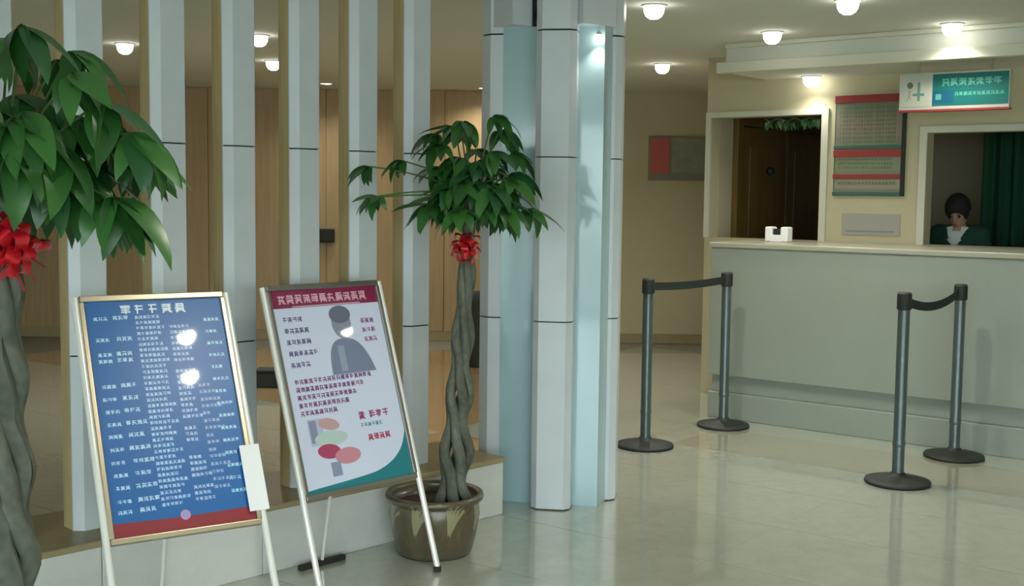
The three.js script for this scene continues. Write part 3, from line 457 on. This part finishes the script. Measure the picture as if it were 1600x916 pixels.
// trailing vine at the top of the service opening
{
  const g = onCounter(group('hanging_vine'), 0, 0, 0.93); tag(g, 'green trailing vine hung along the top of the service opening', 'vine'); const R = rng(44), pts = [];
  for (let i = 0; i <= 8; i++) pts.push(V(-0.14 + 0.06 * i, 2.085 - 0.02 * (i % 2), 0.01 * (i % 3)));
  mesh('stem', new THREE.TubeGeometry(new THREE.CatmullRomCurve3(pts), 30, 0.004, 6), M.petiole, g);
  for (let i = 0; i < 26; i++) { const m = mesh('leaf', leaflets[i % 6], M.leaf[i % 4], g); m.position.set(-0.13 + 0.45 * i / 26, 2.075 - 0.02 * R(), 0.02); m.scale.setScalar(0.06 + 0.03 * R()); m.rotation.order = 'YZX'; m.rotation.set(R(), -1.2 + 2.6 * R() - 1.2, -0.9 - 0.7 * R()); }
}

// ---------------------------------------------------------------- the clerk
function field(size, N, centre, dist) {                // marching cubes of a distance function in a cube of side `size`
  const mc = new MarchingCubes(N, M.skin, false, false, 120000), s = mc.size, half = mc.halfsize; mc.isolation = 0;
  for (let k = 0; k < s; k++) for (let j = 0; j < s; j++) for (let i = 0; i < s; i++) mc.field[i + j * s + k * s * s] = -dist(centre[0] + (i - half) / half * size / 2, centre[1] + (j - half) / half * size / 2, centre[2] + (k - half) / half * size / 2);
  mc.update(); const n = mc.count, p = new Float32Array(n * 3);
  for (let i = 0; i < n * 3; i++) p[i] = centre[i % 3] + mc.positionArray[i] * size / 2;
  let g = new THREE.BufferGeometry(); g.setAttribute('position', new THREE.BufferAttribute(p, 3)); g = mergeVertices(g, 1e-5); g.computeVertexNormals(); return g;
}
const smin = (a, b, k) => { const h = Math.max(k - Math.abs(a - b), 0) / k; return Math.min(a, b) - h * h * k / 4; };
function capsule(x, y, z, [ax, ay, az, ra, bx, by, bz, rb]) { const dx = bx - ax, dy = by - ay, dz = bz - az, px = x - ax, py = y - ay, pz = z - az, t = Math.max(0, Math.min(1, (px * dx + py * dy + pz * dz) / (dx * dx + dy * dy + dz * dz))); return Math.hypot(px - t * dx, py - t * dy, pz - t * dz) - (ra + (rb - ra) * t); }
const bones = (list, k) => (x, y, z) => { let d = 9; for (const b of list) d = smin(d, capsule(x, y, z, b), k); return d; };
{
  const p = onCounter(group('person'), 1.13, 0, 1.50); tag(p, 'clerk with black hair, white collar and dark green jacket, head bowed at the opening', 'person');
  const SH = 1.265, arm = (s) => [[0.15 * s, SH, 0, 0.045, 0.215 * s, 1.03, 0.03, 0.036], [0.215 * s, 1.03, 0.03, 0.036, 0.13 * s, 0.95, 0.235, 0.026]];
  const torso = [[-0.12, SH - 0.01, -0.01, 0.055, 0.12, SH - 0.01, -0.01, 0.055], [0, 1.22, 0.0, 0.10, 0, 1.0, -0.01, 0.105], [-0.045, 1.2, 0.01, 0.085, -0.05, 1.0, 0, 0.075], [0.045, 1.2, 0.01, 0.085, 0.05, 1.0, 0, 0.075], [-0.07, 0.86, -0.02, 0.105, 0.07, 0.86, -0.02, 0.105], [0, 1.0, -0.01, 0.1, 0, 0.86, -0.02, 0.11]];
  const legs = [-1, 1].flatMap((s) => [[0.085 * s, 0.84, -0.02, 0.08, 0.085 * s, 0.46, 0, 0.055], [0.085 * s, 0.46, 0, 0.055, 0.085 * s, 0.07, -0.03, 0.036], [0.085 * s, 0.045, -0.04, 0.04, 0.09 * s, 0.03, 0.12, 0.026]]);
  const neck = [[0, 1.24, -0.01, 0.050, 0, 1.36, 0.03, 0.041]];
  const headAt = V(0, 1.425, 0.055), bow_ = 0.62, cb = Math.cos(bow_), sb = Math.sin(bow_);
  // head in its own frame (y up, z forward), bowed about x
  const toHead = (x, y, z) => { const a = y - headAt.y, b = z - headAt.z; return [x, a * cb + b * sb, b * cb - a * sb]; };
  const ell = (x, y, z, cx, cy, cz, rx, ry, rz) => { const k = Math.hypot((x - cx) / rx, (y - cy) / ry, (z - cz) / rz); return (k - 1) * Math.min(rx, ry, rz); };
  const headD = (X, Y, Z) => { const [x, y, z] = toHead(X, Y, Z); let d = ell(x, y, z, 0, 0.03, -0.012, 0.074, 0.085, 0.092); d = smin(d, ell(x, y, z, 0, -0.045, 0.022, 0.056, 0.062, 0.062), 0.03); d = smin(d, ell(x, y, z, 0, -0.09, 0.05, 0.022, 0.018, 0.02), 0.025); d = smin(d, capsule(x, y, z, [0, 0.01, 0.082, 0.008, 0, -0.03, 0.098, 0.012]), 0.012);
    for (const s of [-1, 1]) { d = Math.max(d, -ell(x, y, z, 0.031 * s, 0.008, 0.098, 0.018, 0.011, 0.016)); d = smin(d, ell(x, y, z, 0.077 * s, -0.005, -0.008, 0.008, 0.027, 0.017), 0.008); } d = smin(d, ell(x, y, z, 0, -0.058, 0.083, 0.022, 0.006, 0.008), 0.01); return d; };
  const all = [...torso, ...legs, ...neck, ...arm(-1), ...arm(1)];
  const bodyD = bones(all, 0.035);
  const hand = (s) => { const w = V(0.13 * s, 0.945, 0.235), f = V(-0.25 * s, -0.12, 0.96).normalize(), side = V(f.z, 0, -f.x).multiplyScalar(s), at = (l, o, h) => w.clone().addScaledVector(f, l).addScaledVector(side, o).add(V(0, h, 0)), cap = (a, ra, b, rb) => [a.x, a.y, a.z, ra, b.x, b.y, b.z, rb], L = [];
    for (const o of [-0.024, -0.008, 0.008, 0.024]) L.push(cap(at(0, o * 0.7, 0), 0.016, at(0.08, o, 0), 0.013));
    [[-0.027, 0.075], [-0.009, 0.085], [0.009, 0.08], [0.027, 0.062]].forEach(([o, l]) => { L.push(cap(at(0.08, o, 0), 0.009, at(0.08 + l * 0.55, o * 1.12, 0.008), 0.0085), cap(at(0.08 + l * 0.55, o * 1.12, 0.008), 0.0085, at(0.08 + l, o * 1.15, -0.014), 0.007)); });
    L.push(cap(at(0.025, -0.026, 0), 0.012, at(0.06, -0.052, -0.004), 0.0095), cap(at(0.06, -0.052, -0.004), 0.0095, at(0.092, -0.056, -0.01), 0.008)); return { L, c: at(0.075, 0, 0) }; };
  const parts = [field(1.75, 130, [0, 0.75, 0.05], bodyD), field(0.32, 92, [headAt.x, headAt.y, headAt.z + 0.01], (x, y, z) => smin(headD(x, y, z), capsule(x, y, z, neck[0]), 0.02))];
  for (const s of [-1, 1]) { const h = hand(s); parts.push(field(0.26, 84, h.c.toArray(), bones(h.L, 0.007))); }
  const bg = mergeGeometries(parts); const body = mesh('body', bg, M.skin, p); body.userData.label = 'skin of face, neck and hands';
  // jacket over torso and sleeves, with a V opening
  const jk = [...torso.map((b) => { const c = [...b]; c[3] += 0.014; c[7] += 0.014; return c; }), ...[-1, 1].flatMap((s) => arm(s).map((b, i) => { const c = [...b]; c[3] += 0.016; c[7] += i ? 0.016 : 0.016; if (i) { c[4] = c[0] + (c[4] - c[0]) * 0.86; c[5] = c[1] + (c[5] - c[1]) * 0.86; c[6] = c[2] + (c[6] - c[2]) * 0.86; } return c; }))];
  const jd = bones(jk, 0.03);
  mesh('jacket', field(1.0, 120, [0, 1.02, 0.05], (x, y, z) => Math.max(jd(x, y, z), 0.80 - y, z > 0.02 ? (y - 1.13) * 0.42 - Math.abs(x) - 0.002 : -1, y - 1.335)), M.uniform, p);
  const sk = bones([[-0.07, 0.86, -0.02, 0.125, -0.075, 0.5, 0, 0.115], [0.07, 0.86, -0.02, 0.125, 0.075, 0.5, 0, 0.115]], 0.09); mesh('skirt', field(0.75, 80, [0, 0.68, 0], (x, y, z) => Math.max(sk(x, y, z), y - 0.84, 0.46 - y)), M.skirt, p);
  // blouse front and collar wings
  const bl = bones(torso.map((b) => { const c = [...b]; c[3] += 0.007; c[7] += 0.007; return c; }), 0.035); mesh('blouse', field(0.4, 80, [0, 1.2, 0.06], (x, y, z) => Math.max(bl(x, y, z), y - 1.285, Math.abs(x) - 0.085, 1.03 - y)), M.collar, p);
  for (const s of [-1, 1]) { const sh = new THREE.Shape([[0.012, -0.075], [0.10, 0.0], [0.085, 0.055], [0.045, 0.06]].map(([a, b]) => new THREE.Vector2(a * s, b))), cg = new THREE.ExtrudeGeometry(sh, { depth: 0.004, bevelEnabled: true, bevelSize: 0.002, bevelThickness: 0.002, bevelSegments: 1 }); cg.rotateX(-0.55); cg.rotateY(0.35 * s); cg.translate(0, 1.262, 0.098); mesh('collar', cg, M.collar, p); }
  for (const s of [-1, 1]) mesh('shoe', (() => { const g = field(0.3, 50, [0.088 * s, 0.05, 0.04], bones([[0.085 * s, 0.048, -0.045, 0.047, 0.09 * s, 0.036, 0.125, 0.034]], 0.01)); const q = g.attributes.position; for (let i = 0; i < q.count; i++) q.setY(i, Math.max(0.001, q.getY(i))); g.computeVertexNormals(); return g; })(), M.black, p);
  // hair: cap pulled back to a bun, with parted fringe
  const hairD = (X, Y, Z) => { const [x, y, z] = toHead(X, Y, Z); let d = ell(x, y, z, 0, 0.022, -0.012, 0.087, 0.108, 0.104); d = Math.max(d, -ell(x, y, z, 0.012, -0.035, 0.10, 0.060, 0.082, 0.075)); d = Math.max(d, -(y + 0.075)); d = smin(d, ell(x, y, z, 0, 0.0, -0.105, 0.045, 0.042, 0.032), 0.02); return d; };
  mesh('hair', field(0.34, 90, [headAt.x, headAt.y + 0.02, headAt.z - 0.02], hairD), M.hair, p);
  const fromHead = (x, y, z) => V(x, headAt.y + y * cb - z * sb, headAt.z + z * cb + y * sb);
  for (const s of [-1, 1]) { const e = new THREE.SphereGeometry(0.0105, 12, 8); e.translate(...fromHead(0.031 * s, 0.008, 0.079).toArray()); mesh('eye', e, M.hair, p); const b = new THREE.CapsuleGeometry(0.0025, 0.022, 3, 6); b.rotateZ(Math.PI / 2); b.translate(...fromHead(0.031 * s, 0.028, 0.083).toArray()); mesh('eyebrow', b, M.hair, p); }
  const mo = new THREE.CapsuleGeometry(0.004, 0.026, 3, 8); mo.rotateZ(Math.PI / 2); mo.translate(...fromHead(0, -0.058, 0.089).toArray()); mesh('mouth', mo, std({ color: lin(0.36, 0.12, 0.11), roughness: 0.6 }), p);
}
renderer.render(scene, camera);
